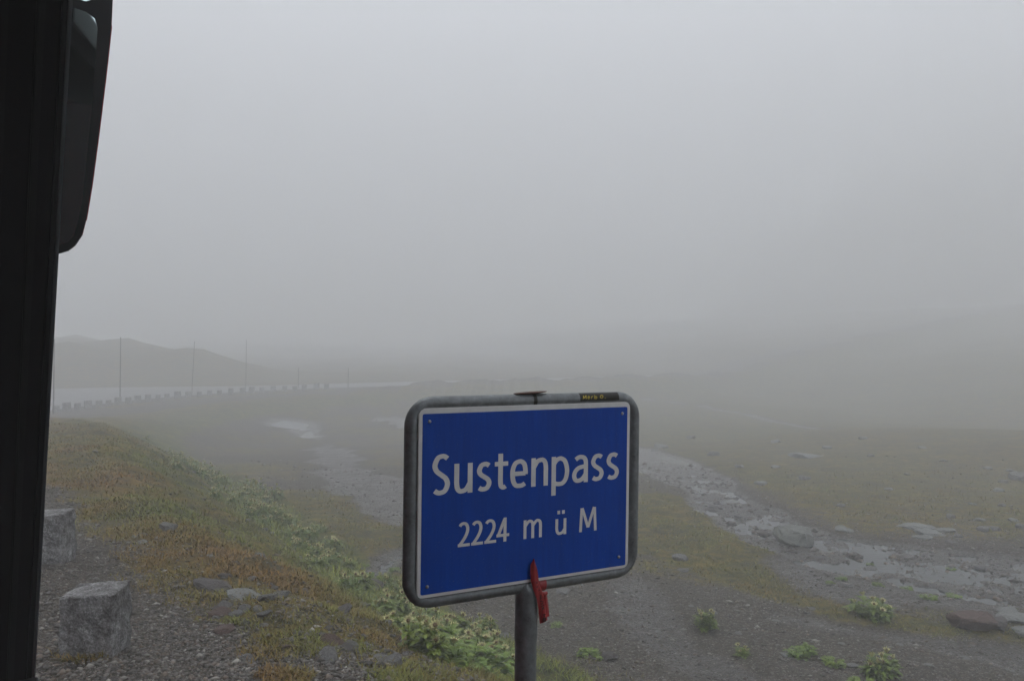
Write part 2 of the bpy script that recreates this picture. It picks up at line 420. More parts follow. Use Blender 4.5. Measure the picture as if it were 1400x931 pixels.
ground = link('ground', mesh_np('ground', np.stack([fx, fy, HZ], 1), quads, MAT_GROUND, True, {'cover': cover}))
tag(ground, kind='structure')

def sample(arr, x, y):
    """bilinear read from the survey grid"""
    x = np.asarray(x, float); y = np.asarray(y, float)
    i = np.clip(np.searchsorted(gx, x) - 1, 0, NX - 2); j = np.clip(np.searchsorted(gy, y) - 1, 0, NY - 2)
    a = (x - gx[i]) / (gx[i + 1] - gx[i]); b = (y - gy[j]) / (gy[j + 1] - gy[j]); A = arr.reshape(NY, NX)
    return A[j, i] * (1 - a) * (1 - b) + A[j, i + 1] * a * (1 - b) + A[j + 1, i] * (1 - a) * b + A[j + 1, i + 1] * a * b
def gz(x, y): return float(sample(HZ, x, y))

# standing water in the stream bed and the tarn
wv = ST.reshape(NY, NX)
keep = (np.maximum.reduce([wv[:-1, :-1], wv[:-1, 1:], wv[1:, 1:], wv[1:, :-1]]) > .25).ravel()
wq = quads[keep]; used = np.unique(wq); remap = -np.ones(NX * NY, int); remap[used] = np.arange(len(used))
water = link('water', mesh_np('water', np.stack([fx[used], fy[used], HB[used] - .110], 1), remap[wq], MAT_WATER, True))
tag(water, kind='structure')

# road: asphalt strip round the bend with a lay-by on its far side
def road_strip():
    ts = np.concatenate([np.arange(-40, 41, 1.5), np.arange(41, TE, 1.0), np.arange(TE, 190, 3)])
    V, F = [], []
    for t in ts:
        if t < RS: p, nn, lay = (t, .75), (0, 1), 7.4
        elif t < TE:
            ph = (t - RS) / RR; p = (RS + RR * math.sin(ph), RN - RR * math.cos(ph)); nn = (-math.sin(ph), math.cos(ph)); lay = 7.4 + 10.5 * float(sstep(44, 58, t)) * float(1 - sstep(75, 92, t))
        else: p, nn, lay = (RS + RR, RN + t - TE), (-1, 0), 7.4
        z = float(road_z(t))
        for q in (-.75, -lay * .5, -lay):
            a, b = xy(p[0] + nn[0] * q, p[1] + nn[1] * q); V.append((a, b, z + .012 + (.05 if q == -lay * .5 else 0)))
    for i in range(len(ts) - 1):
        for j in (0, 1): F.append((3 * i + j, 3 * i + j + 1, 3 * i + j + 4, 3 * i + j + 3))
    return mesh_np('road', V, F, MAT_ROAD, True)
tag(link('road', road_strip()), kind='structure')

# ------------------------------------------------------------------ loose pebbles and grass blades (uncountable)
def scatter(n, x0, x1, y0, y1, wfun, power=1.6):
    """random points, thinned with distance"""
    u = rng.random(n); r = (y0 ** (1 - power) + u * (y1 ** (1 - power) - y0 ** (1 - power))) ** (1 / (1 - power))
    lat = rng.uniform(x0, x1, n); x = lat * r; y = r
    w = wfun(x, y); k = rng.random(n) < w
    return x[k], y[k]
cg = cover[:, 0]; cw = cover[:, 1]; cwarm = cover[:, 2]
def w_peb(x, y):
    g_ = sample(cg, x, y); d_ = sample(D, x, y); w_ = sample(ST, x, y)
    return np.clip(1.05 - 1.15 * g_, .03, 1) * (d_ > -.75)
px_, py_ = scatter(230000, -.72, .72, 4.6, 36, w_peb, 2.0)
n = len(px_)
sz = .004 + .0075 * rng.random(n) ** 2 + .022 * (rng.random(n) ** 16); sz = sz * (1 + .05 * np.clip(py_ - 8, 0, 20))
dd_ = sample(D, px_, py_); sz = sz * (1 + 1.5 * sample(ST, px_, py_) * rng.random(n) ** 2); sz = sz * np.where((dd_ > 1.6) & (dd_ < 5), 1.3, 1)
oc = np.array([[1, 0, 0], [0, 1, 0], [-1, 0, 0], [0, -1, 0], [.1, 0, 1], [0, 0, -1]], float)
of = np.array([[0, 1, 4], [1, 2, 4], [2, 3, 4], [3, 0, 4], [1, 0, 5], [2, 1, 5], [3, 2, 5], [0, 3, 5]])
V = oc[None] * (1 + .55 * (rng.random((n, 6, 3)) - .5)) * sz[:, None, None] * np.stack([1 + rng.random(n), np.ones(n), .45 + .5 * rng.random(n)], 1)[:, None, :]
an_ = rng.random(n) * 6.283; ca, sa = np.cos(an_)[:, None], np.sin(an_)[:, None]
V = np.stack([V[:, :, 0] * ca - V[:, :, 1] * sa, V[:, :, 0] * sa + V[:, :, 1] * ca, V[:, :, 2]], 2)
V += np.stack([px_, py_, sample(HZ, px_, py_) + sz * .15], 1)[:, None, :]
pal = np.array([(.075, .068, .062), (.12, .112, .105), (.17, .163, .155), (.28, .275, .26), (.125, .10, .08), (.055, .050, .045), (.18, .148, .12)])
pal = pal * np.array([.88, .85, .78])
tint = pal[rng.choice(7, n, p=[.27, .25, .15, .06, .12, .10, .05])] * (.75 + .5 * rng.random((n, 1)))
tint = np.concatenate([np.repeat(tint[:, None], 6, 1), np.ones((n, 6, 1))], 2)
pe = link('gravel', mesh_np('gravel', V.reshape(-1, 3), (of[None] + 6 * np.arange(n)[:, None, None]).reshape(-1, 3), MAT_PEBBLE, False, {'tint': tint.reshape(-1, 4)}))
tag(pe, 'loose grey and brown gravel strewn over shoulder, bank and streambed', 'gravel', kind='stuff')

def blades(n, x0, x1, y0, y1, wfun, hgt, power, seed_h):
    x, y = scatter(n, x0, x1, y0, y1, wfun, power); n = len(x)
    h = hgt * (.45 + 1.1 * rng.random(n)) * (.55 + .9 * fbm(x, y, .45, 3, seed_h)) * (1 + .025 * np.clip(y - 8, 0, 30))
    h = h * (1 + 1.2 * sstep(3.9, 4.8, sample(D, x, y)) * (1 - sstep(5.9, 6.6, sample(D, x, y))))
    a = rng.random(n) * 6.283; lean = h * (.5 + 1.3 * rng.random(n)); w = (.003 + .003 * rng.random(n)) * (1 + .05 * np.clip(y - 6, 0, 30))
    z = sample(HZ, x, y) - .008
    b = a + 1.57 + .6 * (rng.random(n) - .5)
    p0 = np.stack([x + np.cos(b) * w, y + np.sin(b) * w, z], 1); p1 = np.stack([x - np.cos(b) * w, y - np.sin(b) * w, z], 1)
    mx = np.stack([x + np.cos(a) * lean * .45, y + np.sin(a) * lean * .45, z + h * .72], 1)
    wv_ = np.stack([np.cos(b) * w * .7, np.sin(b) * w * .7, 0 * w], 1)
    p4 = np.stack([x + np.cos(a) * lean, y + np.sin(a) * lean, z + h], 1)
    V = np.stack([p0, p1, mx - wv_, mx + wv_, p4], 1)
    F = np.array([[0, 1, 2], [0, 2, 3], [3, 2, 4]])
    wr = np.clip(sample(cwarm, x, y) + 1.5 * (fbm(x, y, .9, 3, 83) - .5) + .45 * (rng.random(n) - .5), 0, 1)[:, None]
    gr = np.array([(.085, .105, .018)]) * (.6 + .9 * rng.random((n, 1))) + np.array([(.10, .095, .004)]) * (rng.random((n, 1)) ** 2)
    ru = np.array([(.175, .100, .024)]) * (.6 + .9 * rng.random((n, 1)))
    bl_ = (sstep(3.9, 4.8, sample(D, x, y)) * (1 - sstep(5.9, 6.6, sample(D, x, y))) * (sample(S_, x, y) < 36))[:, None]
    wr = wr * (1 - .85 * bl_); c = gr * (1 + .5 * bl_) * (1 - wr) + ru * wr
    c = np.concatenate([np.repeat(c[:, None], 5, 1), np.ones((n, 5, 1))], 2)
    return V.reshape(-1, 3), (F[None] + 5 * np.arange(n)[:, None, None]).reshape(-1, 3), c.reshape(-1, 4)
def w_gr(x, y):
    g_ = sample(cg, x, y); f_ = fbm(x, y, .55, 3, 91)
    return np.clip((g_ - .2) * 1.9, 0, 1) * (.15 + .85 * sstep(.36, .6, f_)) * (1 - .7 * sstep(18, 32, y))
v, f, c = blades(450000, -.74, .74, 5, 32, w_gr, .036, 1.9, 5)
tag(link('grass', mesh_np('grass', v, f, MAT_BLADE, False, {'tint': c})), 'short alpine turf in green and rust on bank and meadow', 'grass', kind='stuff')

# ------------------------------------------------------------------ rocks
def rock_mesh(name, seed, flat, mat, pts=26, bevel=.06):
    r_ = random.Random(seed); bm = bmesh.new()
    for _ in range(pts):
        p = Vector((r_.gauss(0, 1), r_.gauss(0, 1), r_.gauss(0, 1))).normalized() * (.8 + .3 * r_.random())
        p.z = max(-.6, min(.75, p.z)) * flat; bm.verts.new(p)
    g = bmesh.ops.convex_hull(bm, input=bm.verts)
    bmesh.ops.delete(bm, geom=[e for e in g['geom_interior'] if isinstance(e, bmesh.types.BMVert)], context='VERTS')
    bmesh.ops.dissolve_limit(bm, angle_limit=R(14), verts=bm.verts, edges=bm.edges)
    bmesh.ops.bevel(bm, geom=list(bm.edges), offset=bevel, segments=1, affect='EDGES')
    bmesh.ops.triangulate(bm, faces=bm.faces); bmesh.ops.subdivide_edges(bm, edges=bm.edges, cuts=1, use_grid_fill=True)
    for v_ in bm.verts: v_.co += Vector((r_.gauss(0, 1), r_.gauss(0, 1), r_.gauss(0, 1))) * .018
    bmesh.ops.recalc_face_normals(bm, faces=bm.faces)
    me = bpy.data.meshes.new(name); bm.to_mesh(me); bm.free(); me.materials.append(mat); return me
GREY = [rock_mesh('rock', 100 + i, .66, MAT_ROCK, 36, .06) for i in range(5)]
SLAB = [rock_mesh('slab', 200 + i, .46, MAT_ROCK_PALE, 44, .05) for i in range(4)]
DARK = [rock_mesh('shale', 300 + i, .45, MAT_ROCK_DARK) for i in range(4)]
REDR = [rock_mesh('red_rock', 400 + i, .55, MAT_ROCK_RED) for i in range(3)]
ROUND = [rock_mesh('round_rock', 517, .62, rock_variant('lichen_rock', (.16, .165, .145)), 60, .04)]
ri = [0]
def rock(name, pool, x, y, size, label, group=None, cat='rock', asp=1.0, tilt=.12, sink=.25, rz=None, ht=1.0):
    me = pool[ri[0] % len(pool)]; ri[0] += 1; rr = random.Random(ri[0] * 13)
    o = link(name, me); o.scale = (size * .5 * asp, size * .5 / asp ** .5, size * .5 * ht)
    o.rotation_euler = (rr.uniform(-tilt, tilt), rr.uniform(-tilt, tilt), rr.uniform(0, 6.28) if rz is None else rz)
    o.location = (x, y, gz(x, y) + size * .5 * (.30 - sink) * ht * .6)
    return tag(o, label, cat, group)
def rock_px(name, pool, px, py, size, label, group=None, **kw):
    x, y = ground_at(px, py); return rock(name, pool, x, y, size, label, group, **kw)

rock_px('boulder', ROUND, 1085, 737, .95, 'rounded grey-green boulder standing alone in the wet streambed', cat='boulder', sink=-.35, ht=.9)
rock_px('boulder', REDR, 1330, 858, .66, 'reddish brown boulder with dark flank at the grassy edge of the gravel', cat='boulder', asp=1.15, rz=-.35, sink=-.1, ht=1.2)
rock_px('boulder', DARK, 1362, 856, .45, 'dark wedge-shaped rock against the reddish boulder', cat='boulder', rz=.3, ht=1.2, sink=-.1)
for a, b, s_ in ((1386, 846, .55), (1402, 862, .5), (1378, 838, .35)):
    rock_px('rock_slab', SLAB, a, b, s_, 'pale flat slab lying behind the reddish boulder', 'pale slabs behind the reddish boulder', cat='rock', ht=.7)
for a, b, s_ in ((1250, 722, .75), (1272, 730, .6), (1290, 726, .45), (1262, 735, .4)):
    rock_px('rock_slab', SLAB, a, b, s_, 'pale slab in the tight cluster on the far stream bank', 'slab cluster on the far stream bank', cat='rock', asp=1.3, rz=random.uniform(-.5, .3), ht=.7)
rock_px('rock_slab', SLAB, 1156, 724, .5, 'single pale slab at the water edge beyond the grey boulder', cat='rock', ht=.9)
rock_px('rock', SLAB, 1105, 624, 1.3, 'long whitish slab lying in the foggy meadow', cat='rock', asp=1.5, rz=.1, ht=.6)
for a, b, s_ in ((1100, 655, .55), (1040, 662, .6), (905, 612, 1.2), (975, 622, .9), (960, 697, .3), (1150, 692, .35), (1350, 640, .5), (1365, 672, .45), (1372, 660, .4), (1395, 655, 1.0), (1383, 644, .5),
                 (1340, 712, .35), (1345, 726, .4), (1300, 706, .35), (1370, 690, .3), (1060, 640, .5), (1190, 625, .5), (1240, 650, .35), (1010, 640, .5), (1385, 712, .35), (1215, 668, .35), (1130, 612, .7), (1290, 630, .45),
                 (1360, 725, .4), (1330, 690, .3), (1398, 722, .45), (1310, 735, .3), (1060, 605, .8), (945, 600, .8), (1180, 600, .7), (1260, 612, .6)):
    rock_px('rock', SLAB if random.random() < .4 else GREY, a, b, s_ * .8, 'pale stone scattered over the meadow across the stream', 'pale stones scattered over the far meadow', ht=1.0, sink=.1)
rock_px('rock', GREY, 930, 763, .35, 'lone rounded grey stone in the grass between sign and stream', sink=.1)
rock_px('rock', GREY, 935, 778, .28, 'flat pinkish grey stone beside the lone rounded stone', ht=.6)
rock_px('rock', DARK, 833, 901, .26, 'grey block-shaped stone beside a green tuft below the sign', sink=.0, ht=1.3)
for a, b, s_ in ((1190, 770, .3), (895, 615, .5), (1232, 745, .25), (1010, 702, .25), (975, 690, .3), (1060, 748, .25), (1120, 757, .2), (1300, 742, .25), (1160, 800, .2), (1340, 770, .25), (1290, 800, .2), (1130, 735, .22)):
    rock_px('rock', GREY, a, b, s_, 'small wet cobble sitting in the stream gravel', 'wet cobbles in the stream gravel', cat='cobble', ht=.7)
# bank and scree stones
rock_px('rock_slab', SLAB, 331, 817, .30, 'thin pale slab lying on the rusty grass bank', cat='rock', asp=1.5, rz=-.5, ht=.6)
rock_px('rock', GREY, 229, 725, .24, 'small angular grey stone alone on the mossy bank', sink=.0)
rock_px('rock_slab', DARK, 290, 800, .42, 'long dark ledge of stone under an orange grass tuft', cat='rock', asp=1.5, rz=-.5, ht=.9)
rock_px('rock', DARK, 500, 800, .6, 'dark earthy boulder among the thistles at the bank foot', asp=1.3, rz=-.6)
rock_px('rock', SLAB, 487, 793, .18, 'small light stone resting against the dark boulder among the thistles')
sc_pts = []
for i in range(90):
    a = random.uniform(290, 590); b = 790 + (a - 290) * .33 + random.gauss(20, 34)
    if b > 925 or b < 770: continue
    sc_pts.append((a, b))
for a, b in sc_pts:
    rock_px('rock', random.choice((GREY, DARK, DARK, REDR, GREY)), a, b, random.choice((.07, .09, .11, .14, .2)), 'angular scree stone on the rusty near bank', 'scree stones on the near bank', asp=random.uniform(1, 1.5), tilt=.4, ht=.8)
for i in range(26):
    a, b = random.uniform(120, 440), random.uniform(640, 800)
    x, y = ground_at(a, b); d_ = float(sample(D, x, y))
    if d_ < 1.2 or d_ > 5: continue
    rock('rock', random.choice((GREY, SLAB, DARK)), x, y, random.uniform(.08, .16), 'small stone poking through the turf of the upper bank', 'stones in the bank turf', tilt=.3)
for a, b, s_ in ((1270, 910, .14), (1165, 912, .2), (1010, 868, .14), (1060, 852, .12), (975, 842, .16), (1150, 880, .12), (900, 862, .12), (770, 812, .3), (690, 870, .2), (1230, 880, .12), (1320, 900, .15), (1075, 898, .16), (1380, 915, .14), (945, 832, .1), (850, 830, .1), (1110, 835, .15)):
    rock_px('rock', random.choice((GREY, SLAB)), a, b, s_, 'small flat stone lying on the brown gravel flat', 'stones on the brown gravel flat', ht=.6)

# ------------------------------------------------------------------ granite guard stones along the road edge
def guard_mesh(seed, cuts=13):
    bm = box_bm(-.195, .195, -.16, .16, -.12, .47, .012, 1)
    bmesh.ops.subdivide_edges(bm, edges=[e for e in bm.edges if e.calc_length() > .1], cuts=cuts, use_grid_fill=True)
    bm.normal_update(); off = seed * 7.7
    co_ = np.array([v.co[:] for v in bm.verts]); nn = np.array([v.normal[:] for v in bm.verts])
    a = fbm(co_[:, 0] + co_[:, 2] * .7 + off, co_[:, 1] + co_[:, 2] * .9, .09, 5, seed, .7) - .5
    b = fbm(co_[:, 2] * 1.3 + off + co_[:, 0] * .3, co_[:, 1] - co_[:, 0], .08, 4, seed + 5) - .5
    amp = np.where(nn[:, 2] > .7, .015, .045)
    co_ += nn * (a * amp + b * .035)[:, None]
    co_[:, 0] *= 1 - .05 * (co_[:, 2] - .1); co_[:, 2] += .06 * co_[:, 0] * np.clip(co_[:, 2] / .5, 0, 1)
    for v_, p in zip(bm.verts, co_): v_.co = Vector(p)
    return bm
GS = []
for i in range(3):
    bm = guard_mesh(i + 2, 13 if i < 2 else 4); bmesh.ops.recalc_face_normals(bm, faces=bm.faces)
    me = bpy.data.meshes.new('guard_stone'); bm.to_mesh(me); bm.free(); me.materials.append(MAT_STONE)
    if i == 2: me.polygons.foreach_set('use_smooth', np.ones(len(me.polygons), bool))
    GS.append(me)
def guard(i, x, y, rz, label, group=None, sc_=1.0):
    o = link('guard_stone', GS[i], None, (x, y, gz(x, y)), (random.uniform(-.03, .03), random.uniform(-.03, .03), rz)); o.scale = (sc_, sc_, sc_)
    return tag(o, label, 'guard stone', group)
x, y = ground_at(131, 896); guard(0, x, y, R(4), 'rough-hewn granite guard stone with a grass tuft at its foot', sc_=.95); STONE1 = (x, y)
x, y = ground_at(66, 773); guard(1, x, y, R(6), 'granite guard stone partly hidden by the bus window pillar')
t = 30.0
while t < 94:
    q = .45
    if t < RS: p = (t, .75 + q)
    elif t < TE: ph = (t - RS) / RR; p = (RS + (RR - q) * math.sin(ph), RN - (RR - q) * math.cos(ph))
    else: p = (RS + RR - q, RN + t - TE)
    x, y = xy(*p); guard(2, x, y, math.atan2(y, x) - 1.57 + random.uniform(-.15, .15), 'distant granite guard stone in the row round the foggy road bend', 'guard stones round the road bend', random.uniform(.95, 1.35)); t += random.uniform(1.0, 1.4)

# snow poles
def snow_pole(x, y, h, label, group=None, lean=0, r=.045):
    root = link('snow_pole', None, None, (x, y, gz(x, y) - .1), (0, lean, 0)); root.empty_display_size = .2
    bm = sweep([(0, 0, 0), (0, 0, h * .5), (0, 0, h)], [r, r * .85, r * .6], 8); bm_link('pole', bm, MAT_POLE, root, True)
    bm = sweep([(0, 0, h), (0, 0, h + .06)], [r * .8, r * .7], 8); bm_link('cap', bm, MAT_RUST, root, True)
    tag(root, label, 'snow pole', group)
for px, py, top, lab in ((164, 553, 460, 'tall thin snow pole standing behind the guard stones at the bend'), (73, 566, 463, 'tall thin snow pole close beside the bus window pillar')):
    x, y = ground_at(px, py); Dp = math.hypot(x, y) * math.cos(math.atan((px - 700) / FPX)); snow_pole(x, y, (py - top) / FPX * Dp, lab)
x, y = ground_at(262, 541); snow_pole(x, y, 4.9, 'leaning snow pole faint in fog before the hummock', lean=.04, r=.03)
x, y = ground_at(336, 537); snow_pole(x, y, 5.0, 'very faint straight snow pole below the end of the hummock', r=.025)
for px, py in ((408, 531), (476, 530)):
    x, y = ground_at(px, py); snow_pole(x, y, 2.2, 'short marker post barely visible in fog beyond the bend', 'short marker posts beyond the bend', r=.04)

# ------------------------------------------------------------------ thistles and green clumps
def leaf_verts(V, F, base, direc, up, L, wd, droop, teeth, rr):
    """serrated leaf as a bent strip with spines"""
    side = direc.cross(up).normalized(); n_ = teeth; pts = []
    for i in range(n_ + 1):
        q = i / n_; c = base + direc * (L * q) + up * (L * (.35 * q - droop * q * q))
        w_ = wd * math.sin(math.pi * min(1, .12 + .86 * q)) * (1.25 if i % 2 else .62); pts.append((c, w_))
    i0 = len(V)
    for c, w_ in pts: V.extend([c - side * w_ + up * (w_ * .35), c, c + side * w_ + up * (w_ * .35)])
    for i in range(n_):
        a = i0 + 3 * i; F.extend([(a, a + 1, a + 4, a + 3), (a + 1, a + 2, a + 5, a + 4)])
def leaf_mat(name, a, b):
    q = M(name, .5, spec=.35); n_ = q.noise(22, 3, .6, q.obj()); q.col(q.mix(q.n('ObjectInfo').outputs['Random'], q.ramp(n_, [(.3, a), (.7, b)]), q.ramp(n_, [(.3, g3(.8, a)), (.7, g3(1.1, (b[0] * 1.15, b[1], b[2] * .8)))]))); return q.m
MAT_LEAF = leaf_mat('thistle_leaf', (.050, .098, .008), (.150, .205, .018))
MAT_LEAF2 = leaf_mat('bright_herb_leaf', (.06, .118, .010), (.15, .23, .022))
MAT_BRACT = plain('pale_yellow_bract', (.40, .38, .17), .6, .3, 0, .3, 60)
MAT_CORE = plain('brown_flower_centre', (.13, .085, .04), .8, .2, 0, .3, 60)
def foliage(seed, stems, spread, h, L, wd, per):
    r_ = random.Random(seed); V, F = [], []; tips = []
    for _ in range(stems):
        a = r_.uniform(0, 6.28); q = spread * math.sqrt(r_.random()); b0 = Vector((q * math.cos(a), q * math.sin(a), -.02)); hh = h * r_.uniform(.65, 1.1) * (1 - .35 * q / max(spread, .01))
        ln = Vector((math.cos(a), math.sin(a), 0)) * (hh * r_.uniform(0, .35)); tip = b0 + ln + Vector((0, 0, hh)); tips.append((tip, hh))
        sd = Vector((.006, 0, 0)); i0 = len(V); V.extend([b0 - sd, b0 + sd, tip + sd * .6, tip - sd * .6]); F.append((i0, i0 + 1, i0 + 2, i0 + 3))
        for j in range(per):
            qq = .82 * (j + r_.random()) / per; an = r_.uniform(0, 6.28); dr = Vector((math.cos(an), math.sin(an), r_.uniform(.0, .5))).normalized()
            up = Vector((0, 0, 1)) - dr * dr.z; up.normalize()
            leaf_verts(V, F, b0 + ln * qq + Vector((0, 0, hh * qq * .95)), dr, up, L * (1.1 - .5 * qq) * r_.uniform(.7, 1.2), wd * r_.uniform(.8, 1.2), r_.uniform(.3, .8), 6, r_)
    return V, F, tips
def flower_mesh():
    V, F = [], []
    for k in range(11):
        a = 6.283 * k / 11; dr = Vector((math.cos(a), math.sin(a), 0)); sd = Vector((-dr.y, dr.x, 0)); tip = dr * .055 + Vector((0, 0, .03 + .012 * (k % 2)))
        i0 = len(V); V.extend([dr * .008 - sd * .007 - Vector((0, 0, .02)), dr * .008 + sd * .007 - Vector((0, 0, .02)), dr * .034 + sd * .010 + Vector((0, 0, .018)), tip, dr * .034 - sd * .010 + Vector((0, 0, .018))])
        F.append((i0, i0 + 1, i0 + 2, i0 + 4)); F.append((i0 + 2, i0 + 3, i0 + 4))
    return mesh_np('flower_head', V, F, MAT_BRACT)
FLOWER = flower_mesh()
bm = bmesh.new(); bmesh.ops.create_icosphere(bm, subdivisions=1, radius=.02); CORE = bpy.data.meshes.new('flower_core'); bm.to_mesh(CORE); bm.free(); CORE.materials.append(MAT_CORE)
PROTO = []
for sd_, st_, sp, h, per, nf in ((1, 7, .14, .40, 9, 5), (2, 9, .18, .36, 9, 7), (3, 5, .10, .34, 8, 4), (4, 12, .26, .42, 10, 9)):
    V, F, tips = foliage(sd_, st_ + 3, sp, h, .18, .040, per + 3); PROTO.append((mesh_np('foliage', V, F, MAT_LEAF), [t_ for t_, _ in tips][:nf]))
HERB = []
for sd_, st_, sp, h, per in ((11, 16, .22, .24, 9), (12, 12, .17, .16, 8), (13, 20, .34, .30, 10)):
    V, F, _ = foliage(sd_, st_, sp, h, .13, .032, per); HERB.append(mesh_np('foliage', V, F, MAT_LEAF2))
def thistle(kind, x, y, s_, label, group=None, flowers=True):
    root = link('thistle', None, None, (x, y, gz(x, y)), (0, 0, random.uniform(0, 6.28))); root.scale = (s_, s_, s_ * random.uniform(.75, 1.3)); root.empty_display_size = .1
    me, tips = PROTO[kind]; link('foliage', me, root)
    for t_ in (tips if flowers else []):
        fo = link('flower_head', FLOWER, root, t_, (random.uniform(-.5, .5), random.uniform(-.5, .5), random.uniform(0, 6))); k = random.uniform(.85, 1.25); fo.scale = (k, k, k)
        link('flower_core', CORE, fo, (0, 0, .012))
    tag(root, label, 'thistle', group)
def herb(kind, px, py, s_, label, group=None):
    x, y = ground_at(px, py); root = link('herb_clump', None, None, (x, y, gz(x, y)), (0, 0, random.uniform(0, 6.28))); root.scale = (s_, s_, s_); root.empty_display_size = .1
    link('foliage', HERB[kind], root); tag(root, label, 'herb', group)
def thistle_px(kind, px, py, s_, label, group=None, **k): x, y = ground_at(px, py); thistle(kind, x, y, s_, label, group, **k)
thistle_px(3, 1186, 842, 1.1, 'wide flowering thistle at the edge of the gravel flats near the stream')
thistle_px(0, 966, 862, .8, 'small flowering thistle alone on brown gravel between sign and stream')
thistle_px(2, 1014, 898, .62, 'low thistle with two or three pale heads on the gravel flat')
thistle_px(1, 1203, 925, .95, 'thistle with tall pale flower heads beside the bright green herb clump')
herb(0, 1096, 898, .85, 'bright leafy green clump without flowers on the brown gravel')
herb(1, 1140, 908, .8, 'low dark green patch between the leafy clump and the thistle')
herb(1, 806, 900, .8, 'small green tuft beside the block-shaped grey stone')
herb(1, 760, 856, .5, 'faint low green tuft on gravel just beyond the sign post')
herb(1, 1180, 940, .9, 'low green patch at the foot of the tall-headed thistle')
# belt of thistles along the toe of the bank
lab = 'flowering thistle in the green belt along the foot of the bank'; grp = 'thistles along the foot of the bank'
random.seed(21)
for i in range(105):
    s_ = 7.5 + 22 * random.random() ** 1.1; n_ = .75 + 5.15 + random.gauss(0, .45) + float(shoulder(s_))
    x, y = xy(s_, n_); thistle(random.choice((0, 1, 1, 3)), x, y, random.uniform(.65, 1.0), lab, grp)
for i in range(26):
    s_ = random.uniform(15, 34); n_ = .75 + random.uniform(3.2, 5.6) + float(shoulder(s_))
    x, y = xy(s_, n_); thistle(2, x, y, random.uniform(.5, .8), 'scattered thistle higher on the misty bank', 'scattered thistles on the misty bank')
for px, py, s_, kd in ((560, 868, 1.0, 1), (590, 880, 1.1, 3), (628, 895, 1.15, 3), (660, 905, 1.0, 3), (605, 905, 1.0, 1), (645, 880, .9, 1), (575, 895, .9, 1), (540, 862, .8, 0)):
    thistle_px(kd, px, py, s_, 'lush thistle in the thick clump below the sign frame', 'thistles in the clump below the sign')
for px, py, s_ in ((640, 915, 1.2), (600, 900, 1.1), (670, 912, 1.0)):
    herb(2, px, py, s_, 'leafy green herb filling the thistle clump below the sign', 'herbs in the clump below the sign')
for px, py, s_ in ((590, 795, .5), (545, 800, .5), (505, 780, .5), (540, 778, .55), (660, 860, .4), (500, 770, .4), (1270, 815, .7), (1305, 812, .7), (1240, 800, .5), (1150, 790, .5), (1135, 795, .4), (1200, 798, .5), (1300, 770, .5), (1190, 765, .4)):
    herb(1, px, py, s_, 'low mossy tuft growing in the stream gravel', 'mossy tufts in the stream gravel')

# ------------------------------------------------------------------ the sign
SC = 1.05
O_c = np.array([-0.20184, 0.56184, 1.73632]) * SC; U_c = np.array([.48876, .00366, .25731]) * SC
O_w = EYE + W @ O_c; U_w = W @ U_c; yaw = math.atan2(U_w[1], U_w[0])
BW, BH = .5799, .42                                # blue field
PU = .501 * BW                                     # post position along the sign
bx, by = O_w[0] + math.cos(yaw) * PU - math.sin(yaw) * .018, O_w[1] + math.sin(yaw) * PU + math.cos(yaw) * .018
bz = gz(bx, by)
sign = link('road_sign', None, None, (bx, by, bz), (0, 0, yaw)); sign.empty_display_size = .2
tag(sign, 'blue pass-name sign with white lettering in a grey tube frame on a post', 'road sign')
Z0 = O_w[2] - bz; YF = -.018                       # local: x along sign, y back, z up
def uv(u, v, y=YF): return Vector((u * BW - PU, y, Z0 + v * BH))
def rrect(x0, x1, z0, z1, r, seg=8):
    P = []
    for cx_, cz_, a0 in ((x1 - r, z1 - r, 0), (x0 + r, z1 - r, 90), (x0 + r, z0 + r, 180), (x1 - r, z0 + r, 270)):
        for k_ in range(seg + 1):
            a = R(a0 + 90 * k_ / seg); P.append((cx_ + r * math.cos(a), cz_ + r * math.sin(a)))
    return P
fc = (-.0649 * BW - PU + .0165, 1.0845 * BW - PU - .0165, Z0 - .0885 * BH + .0165, Z0 + 1.0932 * BH - .0165)
pth = rrect(*fc, .052, 10)
# straight runs get a few extra rings for an even surface
bm_link('frame', sweep([(a, 0, b) for a, b in pth], .0165, 20, True), MAT_ZINC, sign, True)
bm_link('post', sweep([(0, 0, -.25), (0, 0, 1.0), (0, 0, fc[2] - .10)], .0272, 24), MAT_ZINC, sign, True)
bm_link('post_sleeve', sweep([(0, 0, Z0 - .372 * BH), (0, 0, fc[2] - .03), (0, 0, fc[2] - .012), (0, 0, fc[2] + .004), (0, 0, fc[2] + .012)], [.0287, .0287, .0282, .024, .012], 24), MAT_ZINC, sign, True)
def plate(name, pts, y0, y1, mat, parent, bev=0):
    bm = bmesh.new(); A = [bm.verts.new((a, y0, b)) for a, b in pts]; B = [bm.verts.new((a, y1, b)) for a, b in pts]; n_ = len(pts)
    ff = bm.faces.new(A); bm.faces.new(B[::-1])
    for i in range(n_): bm.faces.new((A[i], B[i], B[(i + 1) % n_], A[(i + 1) % n_]))
    if bev: bmesh.ops.bevel(bm, geom=list(ff.edges), offset=bev, segments=2, affect='EDGES')
    return bm_link(name, bm, mat, parent)
pu0, pu1, pv0, pv1 = -.0165 * BW - PU, 1.0165 * BW - PU, Z0 - .019 * BH, Z0 + 1.031 * BH
panel = plate('panel', rrect(pu0, pu1, pv0, pv1, .016, 4), YF + .0006, YF + .012, MAT_WHITE, sign, .0012)
blue = plate('blue_field', rrect(-PU, BW - PU, Z0, Z0 + BH, .004, 2), YF, YF + .004, MAT_BLUE, panel)
bm_link('back_rail', box_bm(fc[0], fc[1], -.003, .003, Z0 + .3 * BH, Z0 + .36 * BH), MAT_ZINC, sign)
